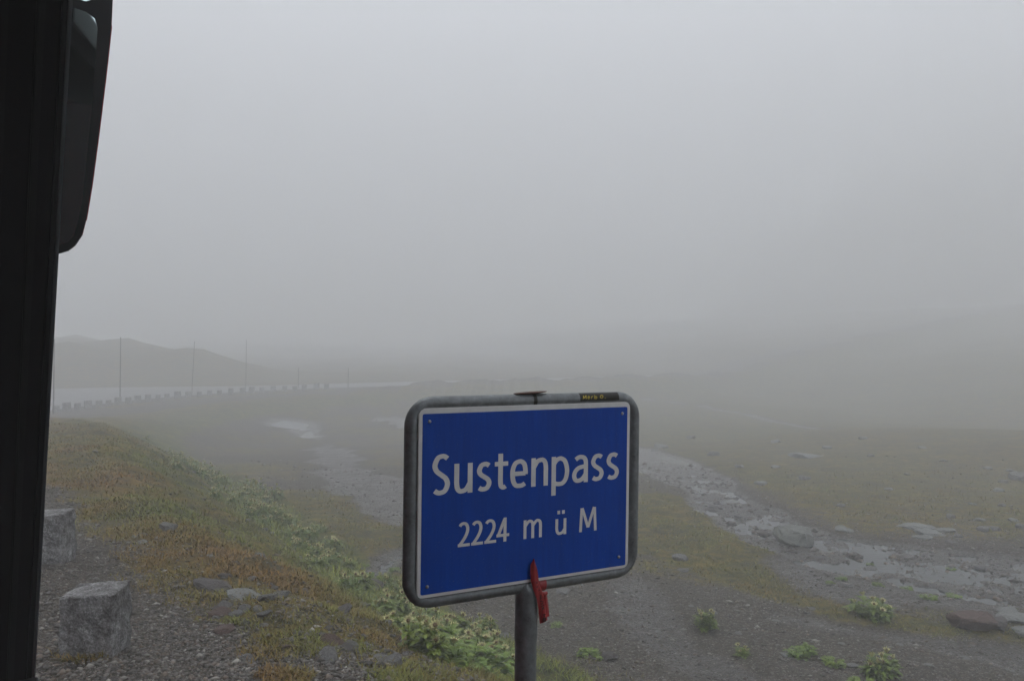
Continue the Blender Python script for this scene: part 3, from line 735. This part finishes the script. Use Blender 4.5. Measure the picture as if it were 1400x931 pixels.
bm_link('back_rail', box_bm(fc[0], fc[1], -.003, .003, Z0 + .68 * BH, Z0 + .74 * BH), MAT_ZINC, sign)

# hand-drawn lettering: pen strokes laid in measured letter boxes
def catmull(P, k=7):
    out = []
    for i in range(len(P) - 1):
        p0, p1, p2, p3 = P[max(i - 1, 0)], P[i], P[i + 1], P[min(i + 2, len(P) - 1)]
        for j in range(k):
            q = j / k
            out.append(tuple(.5 * (2 * p1[c] + (p2[c] - p0[c]) * q + (2 * p0[c] - 5 * p1[c] + 4 * p2[c] - p3[c]) * q * q + (3 * p1[c] - p0[c] - 3 * p2[c] + p3[c]) * q ** 3) for c in (0, 1)))
    out.append(P[-1]); return out
Bt, Tp, Lf, Rt = -9, 9, -8, 8                      # exact box edges
S_PATH = [(.98, .93), (.78, .985), (.56, 1.0), (.22, .95), (.0, .755), (.14, .60), (.5, .49), (.86, .38), (1, .225), (.8, .05), (.46, 0), (.22, .01), (-.01, .065)]
GLY = {
 'S': [('c', S_PATH)], 's': [('c', S_PATH)],
 'u': [('l', [(1, Tp), (1, Bt)]), ('m', [(0, Tp), (0, .5)], [(0, .5), (0, .33), (.06, .12), (.22, .01), (.42, 0), (.7, .06), (.98, .30)])],
 'n': [('l', [(0, Bt), (0, Tp)]), ('m', [(1, Bt), (1, .5)], [(1, .5), (1, .67), (.94, .88), (.78, .99), (.58, 1), (.3, .94), (.02, .70)])],
 'm': [('l', [(0, Bt), (0, Tp)]), ('m', [(.5, Bt), (.5, .5)], [(.5, .5), (.5, .68), (.47, .90), (.36, 1), (.22, .98), (.02, .72)]), ('m', [(1, Bt), (1, .5)], [(1, .5), (1, .68), (.97, .90), (.86, 1), (.72, .98), (.51, .72)])],
 't': [('m', [(.40, Tp), (.40, .4)], [(.40, .4), (.40, .2), (.47, .05), (.66, 0), (.84, .0), (1.0, .03)]), ('l', [(Lf, .745), (Rt, .745)])],
 'e': [('l', [(.02, .50), (1.0, .50)]), ('c', [(1.0, .46), (1.0, .62), (.92, .86), (.72, .985), (.5, 1), (.22, .93), (.04, .72), (0, .48), (.07, .2), (.26, .03), (.55, 0), (.78, .02), (.96, .085)])],
 'p': [('l', [(0, Bt), (0, Tp)]), ('c', [(0, .84), (.16, .94), (.34, .99), (.56, 1), (.84, .91), (1, .66), (.92, .42), (.7, .29), (.46, .262), (.22, .27), (0, .31)])],
 'a': [('m', [(1, Bt), (1, .62)], [(1, .62), (.98, .82), (.85, .95), (.6, 1), (.36, .985), (.12, .9)]), ('c', [(1, .60), (.75, .585), (.36, .53), (.08, .38), (0, .2), (.12, .04), (.34, 0), (.62, .04), (.85, .16), (1, .3)])],
 '2': [('c', [(.04, .88), (.2, .965), (.45, 1), (.75, .955), (.92, .78), (.85, .56), (.55, .30), (.06, .02)]), ('l', [(Lf, 0), (Rt, 0)])],
 '4': [('l', [(.72, Bt), (.72, Tp)]), ('l', [(.66, .99), (.04, .25)]), ('l', [(Lf, .24), (Rt, .24)])],
 'ü': [('l', [(1, Tp * 10 + .68), (1, Bt)]), ('m', [(0, Tp * 10 + .68), (0, .35)], [(0, .35), (0, .22), (.08, .07), (.25, 0), (.45, 0), (.7, .04), (.98, .2)]), ('l', [(.22, .90), (.22, Tp)]), ('l', [(.78, .90), (.78, Tp)])],
 'M': [('l', [(0, Bt), (.07, Tp)]), ('l', [(.10, Tp), (.5, .13)]), ('l', [(.90, Tp), (.5, .13)]), ('l', [(1, Bt), (.93, Tp)])],
}
def letter(ch, u0, u1, v0, v1, pw, ph):
    x0, x1, z0, z1 = u0 * BW - PU, u1 * BW - PU, Z0 + v0 * BH, Z0 + v1 * BH
    def mp(p):
        a, b = p
        X = x0 if a == Lf else x1 if a == Rt else x0 + pw / 2 + a * (x1 - x0 - pw)
        if b > 50: b = b - Tp * 10
        Zz = z0 if b == Bt else z1 if b == Tp else z0 + ph / 2 + b * (z1 - z0 - ph)
        return X, Zz
    bm = bmesh.new()
    for si, st_ in enumerate(GLY[ch]):
        pts = [mp(p) for p in st_[1]] if st_[0] == 'l' else catmull([mp(p) for p in st_[1]]) if st_[0] == 'c' else [mp(st_[1][0])] + catmull([mp(p) for p in st_[2]])
        y0 = YF - .0005 - .00012 * si; row = []
        for i, p in enumerate(pts):
            a = pts[max(i - 1, 0)]; b = pts[min(i + 1, len(pts) - 1)]; dx, dz = b[0] - a[0], b[1] - a[1]; L_ = math.hypot(dx, dz) or 1
            nx, nz = -dz / L_ * pw / 2, dx / L_ * ph / 2
            row.append((bm.verts.new((p[0] + nx, y0, p[1] + nz)), bm.verts.new((p[0] - nx, y0, p[1] - nz))))
        for A, B in zip(row[:-1], row[1:]): bm.faces.new((A[0], A[1], B[1], B[0]))
    me = bpy.data.meshes.new('letter'); bm.to_mesh(me); bm.free(); me.materials.append(MAT_WHITE); return link('letter', me, panel)
for ch, u0, u1, v0, v1 in (('S', .0438, .1215, .545, .774), ('u', .1398, .2224, .545, .714), ('s', .2417, .3095, .545, .714), ('t', .3238, .3867, .547, .755), ('e', .3972, .4815, .547, .715), ('n', .499, .582, .5475, .7155), ('p', .5998, .6899, .483, .7155), ('a', .705, .788, .547, .7165), ('s', .8046, .8727, .548, .717), ('s', .8875, .956, .548, .718)):
    letter(ch, u0, u1, v0, v1, .0128, .0108)
for ch, u0, u1, v0, v1 in (('2', .1595, .2135, .2425, .3815), ('2', .2198, .2735, .2425, .3815), ('2', .2799, .3345, .243, .3815), ('4', .3355, .3959, .243, .382), ('m', .465, .555, .243, .353), ('ü', .6228, .6788, .243, .389), ('M', .7459, .8384, .243, .389)):
    letter(ch, u0, u1, v0, v1, .0082, .0070)
for u, v in ((.029, .957), (.971, .959), (.028, .044), (.962, .057)):
    bm = bmesh.new(); bmesh.ops.create_uvsphere(bm, u_segments=10, v_segments=6, radius=.0042)
    for q in bm.verts: q.co.y *= .6
    bm_link('screw', bm, MAT_SCREW, panel, True, uv(u, v, YF - .001))
# dished rusty cap left on top of the frame
bm = bmesh.new(); prof = [(.0, -.004), (.02, -.003), (.042, -.0005), (.048, .001), (.047, .0022), (.02, -.001), (.0, -.002)]; rings = []
for r_, z_ in prof: rings.append([bm.verts.new((r_ * math.cos(2 * math.pi * k / 20), r_ * .35 * math.sin(2 * math.pi * k / 20), z_)) for k in range(20)] if r_ else [bm.verts.new((0, 0, z_))])
for A, B in zip(rings[:-1], rings[1:]):
    for k in range(20):
        a = [A[k % len(A)], A[(k + 1) % len(A)]] if len(A) > 1 else [A[0]]; b = [B[(k + 1) % len(B)], B[k % len(B)]] if len(B) > 1 else [B[0]]
        bm.faces.new(a + b)
p = uv(.507, 1.094, 0); bm_link('rusty_cap', bm, MAT_RUST, sign, True, (p.x, 0, fc[3] + .0185), (0, R(-2.5), 0))
# stain running down from the cap: a thin dark collar on the tube
bm_link('dirt_band', sweep([(p.x + .002, 0, fc[3]), (p.x + .012, 0, fc[3])], .01665, 20), MAT_STICKER, sign, True)
# worn sticker with yellow scrawl wrapped over the tube
def wrap(x, a, r): return Vector((x, -r * math.cos(a), fc[3] + r * math.sin(a)))
xs0, xs1 = .745 * BW - PU, .955 * BW - PU
bm = bmesh.new(); g_ = [[bm.verts.new(wrap(xs0 + (xs1 - xs0) * i / 8, R(-15 + 85 * j / 8), .0167)) for j in range(9)] for i in range(9)]
for i in range(8):
    for j in range(8): bm.faces.new((g_[i][j], g_[i + 1][j], g_[i + 1][j + 1], g_[i][j + 1]))
stk = bm_link('sticker', bm, MAT_STICKER, sign, True)
def scrawl(strokes, w_):
    bm = bmesh.new()
    for st_ in strokes:
        P = catmull(st_, 4); row = []
        for i, (a, b) in enumerate(P):
            dx, dz = P[min(i + 1, len(P) - 1)][0] - P[max(i - 1, 0)][0], P[min(i + 1, len(P) - 1)][1] - P[max(i - 1, 0)][1]; L_ = math.hypot(dx, dz) or 1
            nx, nz = -dz / L_ * w_, dx / L_ * w_
            row.append([bm.verts.new(wrap(xs0 + (a + s_ * nx) * .0001 * 100, R(0) + (b + s_ * nz) * .01 / .0169, .0169)) for s_ in (1, -1)])
        for A, B in zip(row[:-1], row[1:]): bm.faces.new((A[0], A[1], B[1], B[0]))
    return bm
# units: 1 = 1 cm along the tube; reads like a slanted hand-lettered scrawl
sl = .25
def sk(P): return [(a + sl * b, b) for a, b in P]
STRK = [sk(q) for q in ([(.8, .1), (.85, 1.0)], [(.85, 1.0), (1.15, .25)], [(1.15, .25), (1.65, 1.05)], [(1.65, 1.05), (1.75, .1)], [(2.2, .45), (2.75, .5), (2.6, .8), (2.25, .65), (2.3, .2), (2.8, .2)],
        [(3.3, .1), (3.35, .7)], [(3.35, .55), (3.6, .75), (3.85, .7)], [(4.3, 1.15), (4.35, .1)], [(4.35, .3), (4.8, .1), (5.0, .45), (4.7, .7), (4.35, .55)],
        [(6.3, .25), (6.0, .6), (6.35, 1.0), (6.8, .9), (6.85, .4), (6.35, .22)], [(7.6, .15), (7.75, .3)])]
bm_link('lettering', scrawl(STRK, .11), MAT_YELLOW, stk)
for u in (.035, .09, .30, .78):
    bm = bmesh.new(); bmesh.ops.create_icosphere(bm, subdivisions=2, radius=.0024)
    for q in bm.verts: q.co.z *= 1.3
    bm_link('water_drop', bm, MAT_DROP, sign, True, (u * BW - PU, -.004, fc[2] - .0178))

# red ribbon tied round the lower tube
rib = link('red_ribbon', None, None, (bx, by, bz), (0, 0, yaw)); rib.empty_display_size = .1
tag(rib, 'red plastic ribbon with black marks knotted round the lower tube of the sign', 'ribbon')
def strip(pts, mat, name, parent, th=.0010):
    """pts: (centre Vector, half width, sideways tilt); curled cross-section"""
    bm = bmesh.new(); row = []; K = 7
    for i, (c_, w_, dz) in enumerate(pts):
        cu = .0035 * (1 + .5 * math.sin(i * 2.1)); r_ = []
        for y_ in (0, th):
            for k_ in range(K):
                q = 2 * k_ / (K - 1) - 1; r_.append(bm.verts.new(c_ + Vector((q * w_, y_ + cu * (q * q) * min(1, w_ / .009) - .0012 * math.sin(q * 4 + i), q * dz))))
        row.append(r_)
    for A, B in zip(row[:-1], row[1:]):
        for k_ in range(K - 1):
            bm.faces.new((A[k_], A[k_ + 1], B[k_ + 1], B[k_])); bm.faces.new((A[K + k_ + 1], A[K + k_], B[K + k_], B[K + k_ + 1]))
        bm.faces.new((A[K], A[0], B[0], B[K])); bm.faces.new((A[K - 1], A[2 * K - 1], B[2 * K - 1], B[K - 1]))
    for e_ in (row[0], row[-1]):
        for k_ in range(K - 1): bm.faces.new((e_[k_], e_[k_ + 1], e_[K + k_ + 1], e_[K + k_]))
    return bm_link(name, bm, mat, parent)
def lo(u, v, y): return Vector((u * BW - PU, y, Z0 + v * BH))
main = [(lo(.507, .128, -.030), .0006, 0), (lo(.5065, .095, -.030), .0065, .001), (lo(.509, .055, -.031), .0098, .001), (lo(.512, .0, -.034), .0102, .001), (lo(.522, -.05, -.037), .0102, .0015), (lo(.534, -.10, -.038), .0102, .002), (lo(.545, -.16, -.037), .0105, .002), (lo(.553, -.21, -.035), .0105, .002), (lo(.559, -.255, -.033), .0108, .003)]
ro = strip(main, MAT_RED, 'ribbon_tail', rib)
strip([(lo(.566, -.085, -.022), .0085, 0), (lo(.572, -.15, -.026), .0105, 0), (lo(.576, -.235, -.026), .0100, 0)], MAT_RED, 'ribbon_tail', rib)
xk = .558 * BW - PU
bm_link('ribbon_loop', sweep([(xk - .006, 0, fc[2]), (xk - .004, 0, fc[2]), (xk + .004, 0, fc[2] - .0005), (xk + .014, 0, fc[2]), (xk + .016, 0, fc[2])], [.0172, .0188, .0182, .0188, .0172], 20), MAT_RED, rib, True)
bm_link('knot', sweep([(xk - .004, -.020, fc[2] - .016), (xk + .004, -.024, fc[2] - .021), (xk + .013, -.020, fc[2] - .019)], [.004, .007, .0045], 10), MAT_RED, rib, True)
def marks(parent, segs):
    V, F = [], []
    for u, v, w_, h_, sk_ in segs:
        # follow the ribbon's slope in y
        q = np.interp(-v, [-.128, 0, .05, .10, .16, .21, .26], [-.030, -.034, -.037, -.038, -.037, -.035, -.033]) - .0020
        c_ = lo(u, v, q); i0 = len(V); V.extend([c_ + Vector((-w_, 0, -h_)), c_ + Vector((w_, 0, -h_ + sk_)), c_ + Vector((w_, 0, h_ + sk_)), c_ + Vector((-w_, 0, h_))]); F.append((i0, i0 + 1, i0 + 2, i0 + 3))
    return link('printed_marks', mesh_np('printed_marks', V, F, MAT_INK), parent)
marks(ro, [(.516, -.012, .0015, .0022, .001), (.5165, -.035, .0014, .002, .001), (.525, -.055, .0016, .002, .001), (.533, -.098, .0016, .006, .001), (.538, -.12, .0045, .0012, -.002), (.541, -.14, .003, .0016, .003), (.545, -.152, .0048, .0012, .002), (.547, -.168, .0022, .003, .002), (.553, -.205, .0045, .0012, 0), (.5545, -.218, .0012, .004, 0), (.557, -.238, .005, .0052, 0)])

# ------------------------------------------------------------------ the coach the picture is taken from
bus = link('coach', None, None, (0, 0, 0), (0, 0, math.atan2(.8, -.6))); bus.empty_display_size = .3
tag(bus, 'dark window pillar and wing mirror of the red coach at the viewer', 'coach')
# local axes: x forward along the road, y to the left, z up; the right-hand side of the coach is y = -.37
YS = -.37
def pillar_x(z, add=0): return 3.23 - (z - 2.436) * .33 + add      # raked front pillar
def raked(y0, y1, dx0, dx1, z0, z1, mat, name, parent, bev=.006):
    bm = box_bm(0, 1, y0, y1, 0, 1, 0)
    for v_ in bm.verts:
        z = z0 + v_.co.z * (z1 - z0); v_.co = Vector((pillar_x(z, dx0 + v_.co.x * (dx1 - dx0)), v_.co.y, z))
    if bev: bmesh.ops.bevel(bm, geom=list(bm.edges), offset=bev, segments=2, affect='EDGES')
    return bm_link(name, bm, mat, parent)
pil = raked(YS + .014, .55, .0, .14, .6, 3.62, MAT_LINING, 'window_pillar', bus, .02)
raked(YS - .004, YS + .0135, .0, .10, .6, 3.6, MAT_RUBBER, 'seal', pil, .004)
raked(YS + .06, YS + .085, -.012, .02, .62, 3.58, MAT_BLACK, 'trim_strip', pil, .005)
raked(YS + .16, YS + .20, -.02, .02, .62, 3.58, MAT_BLACK, 'trim_strip', pil, .008)
raked(YS - .016, YS - .0045, .0, .03, .62, 3.58, MAT_EDGE, 'glass_edge', pil, .003)
raked(YS - .022, YS - .0165, .16, .30, .62, 3.6, MAT_PAINT, 'painted_edge', pil, .002)
bm_link('side_panel', box_bm(-7.5, 3.7, YS - .02, YS + .05, .35, .90, .015), MAT_PAINT, bus)
bm_link('window_sill', box_bm(-7.5, 3.6, YS - .01, YS + .10, .902, .94, .01), MAT_BLACK, bus)
bm_link('roof_rail', box_bm(-7.5, 2.75, YS - .02, YS + .12, 3.62, 3.78, .02), MAT_BLACK, bus)
bm_link('roof', box_bm(-7.5, 2.9, YS + .122, 2.12, 3.64, 3.76, .02), MAT_LINING, bus)
bm_link('floor', box_bm(-7.5, 3.6, YS + .102, 2.12, .80, .88), MAT_LINING, bus)
bm_link('far_side_panel', box_bm(-7.5, 3.3, 2.122, 2.18, .35, 3.7), MAT_PAINT, bus)
bm_link('rear_panel', box_bm(-7.56, -7.502, YS, 2.18, .35, 3.7), MAT_PAINT, bus)
bm_link('window_post', box_bm(-1.75, -1.6, YS - .01, YS + .04, 0.942, 3.618, .01), MAT_BLACK, bus)
bm_link('window_post', box_bm(-4.4, -4.25, YS - .01, YS + .04, 0.942, 3.618, .01), MAT_BLACK, bus)
bm_link('front_panel', box_bm(3.9, 4.0, YS - .01, 2.18, .35, 1.60, .03), MAT_PAINT, bus)
for xw in (1.6, -5.2):
    wr_ = link('wheel', None, bus, (xw, YS + .02, .5)); wr_.empty_display_size = .1
    bm_link('tyre', sweep([(0, -.03, 0), (0, .0, 0), (0, .24, 0), (0, .27, 0)], [.45, .5, .5, .45], 28), MAT_RUBBER, wr_, True)
    bm_link('rim', sweep([(0, -.045, 0), (0, -.03, 0)], [.24, .29], 24), MAT_ZINC, wr_, True)
for x0_, x1_ in ((-7.48, -4.42), (-4.23, -1.77)):
    bm_link('side_window', box_bm(x0_, x1_, YS + .0, YS + .008, 1.5, 3.617), MAT_GLASS, bus)
    bm_link('lower_side_panel', box_bm(x0_, x1_, YS - .018, YS + .035, .942, 1.49, .01), MAT_PAINT, bus)
# mirror: tapering housing hanging from the front corner of the roof
MX = 0.0; MIR_TOE = -6.8; MIR_TILT = -6.0
def mprof(shr=0.0, zb=2.612, zt=3.56):
    """outline (y, z) of the mirror head seen from behind; outer edge is the more negative y"""
    P = [(-.355, zb + shr), (-.440, zb + shr), (-.470, zb + .012 + shr), (-.495 + shr * .5, zb + .035 + shr), (-.518 + shr, zb + .077 + shr * .6), (-.532 + shr, zb + .144), (-.552 + shr, zb + .295), (-.574 + shr, zb + .507), (-.597 + shr, zb + .75), (-.612 + shr, zb + .93), (-.618 + shr, zt + .20), (-.590 + shr, zt + .30 - shr), (-.52, zt + .34 - shr), (-.355, zt + .34 - shr)]
    return [(a + .48, b - 3.1) for a, b in P]
mr = link('mirror', None, bus, (3.6, -.48, 3.1), (0, R(MIR_TILT), R(MIR_TOE))); mr.empty_display_size = .1
def yz_prism(pts, x0, x1, mat, name, parent, bev=0, sm_=False, shr=1.0):
    bm = bmesh.new(); cy_ = sum(p[0] for p in pts) / len(pts); cz_ = sum(p[1] for p in pts) / len(pts)
    A = [bm.verts.new((x0, a, b)) for a, b in pts]; B = [bm.verts.new((x1, cy_ + (a - cy_) * shr, cz_ + (b - cz_) * shr)) for a, b in pts]; n_ = len(pts)
    fa = bm.faces.new(A); fb = bm.faces.new(B[::-1])
    for i in range(n_): bm.faces.new((A[i], B[i], B[(i + 1) % n_], A[(i + 1) % n_]))
    if bev: bmesh.ops.bevel(bm, geom=list(fa.edges) + list(fb.edges), offset=bev, segments=3, affect='EDGES')
    return bm_link(name, bm, mat, parent, sm_)
yz_prism(mprof(), MX, MX + .03, MAT_HOUSING, 'housing_rim', mr, .006)
yz_prism(mprof(-.004), MX + .0305, MX + .17, MAT_PAINT, 'housing_shell', mr, .03, shr=.93)
gl_lo = [(a + .48, b - 3.1) for a, b in ((-.365, 2.648), (-.440, 2.648), (-.468, 2.66), (-.489, 2.688), (-.503, 2.75), (-.516, 2.83), (-.546, 3.20), (-.558, 3.42), (-.562, 3.52), (-.552, 3.556), (-.52, 3.575), (-.365, 3.60))]
yz_prism(gl_lo, MX - .006, MX - .0005, MAT_MIRROR, 'mirror_glass', mr)
gl_up = [(a + .48, b - 3.1) for a, b in ((-.365, 3.635), (-.52, 3.615), (-.555, 3.635), (-.568, 3.68), (-.565, 3.83), (-.365, 3.84))]
yz_prism(gl_up, MX - .006, MX - .0005, MAT_MIRROR, 'mirror_glass', mr)
bm_link('mirror_arm', sweep([(-.8, .20, .60), (-.45, .16, .82), (-.1, .08, .89), (.08, .01, .79)], [.05, .045, .04, .035], 12), MAT_HOUSING, mr, True)

# ------------------------------------------------------------------ cloud on the pass
hz_bm = box_bm(-330, 460, -120, 480, -6.9, 180)
hm = bpy.data.materials.new('cloud_air'); hm.use_nodes = True; ht_ = hm.node_tree; ht_.nodes.clear()
ho = ht_.nodes.new('ShaderNodeOutputMaterial'); pv = ht_.nodes.new('ShaderNodeVolumePrincipled')
pv.inputs['Color'].default_value = (.985, .99, .995, 1); pv.inputs['Density'].default_value = FOG; pv.inputs['Anisotropy'].default_value = 0.0
ht_.links.new(pv.outputs[0], ho.inputs['Volume'])
hz = bm_link('haze', hz_bm, hm); tag(hz, 'pale grey cloud filling the air over the pass', 'fog', kind='stuff')
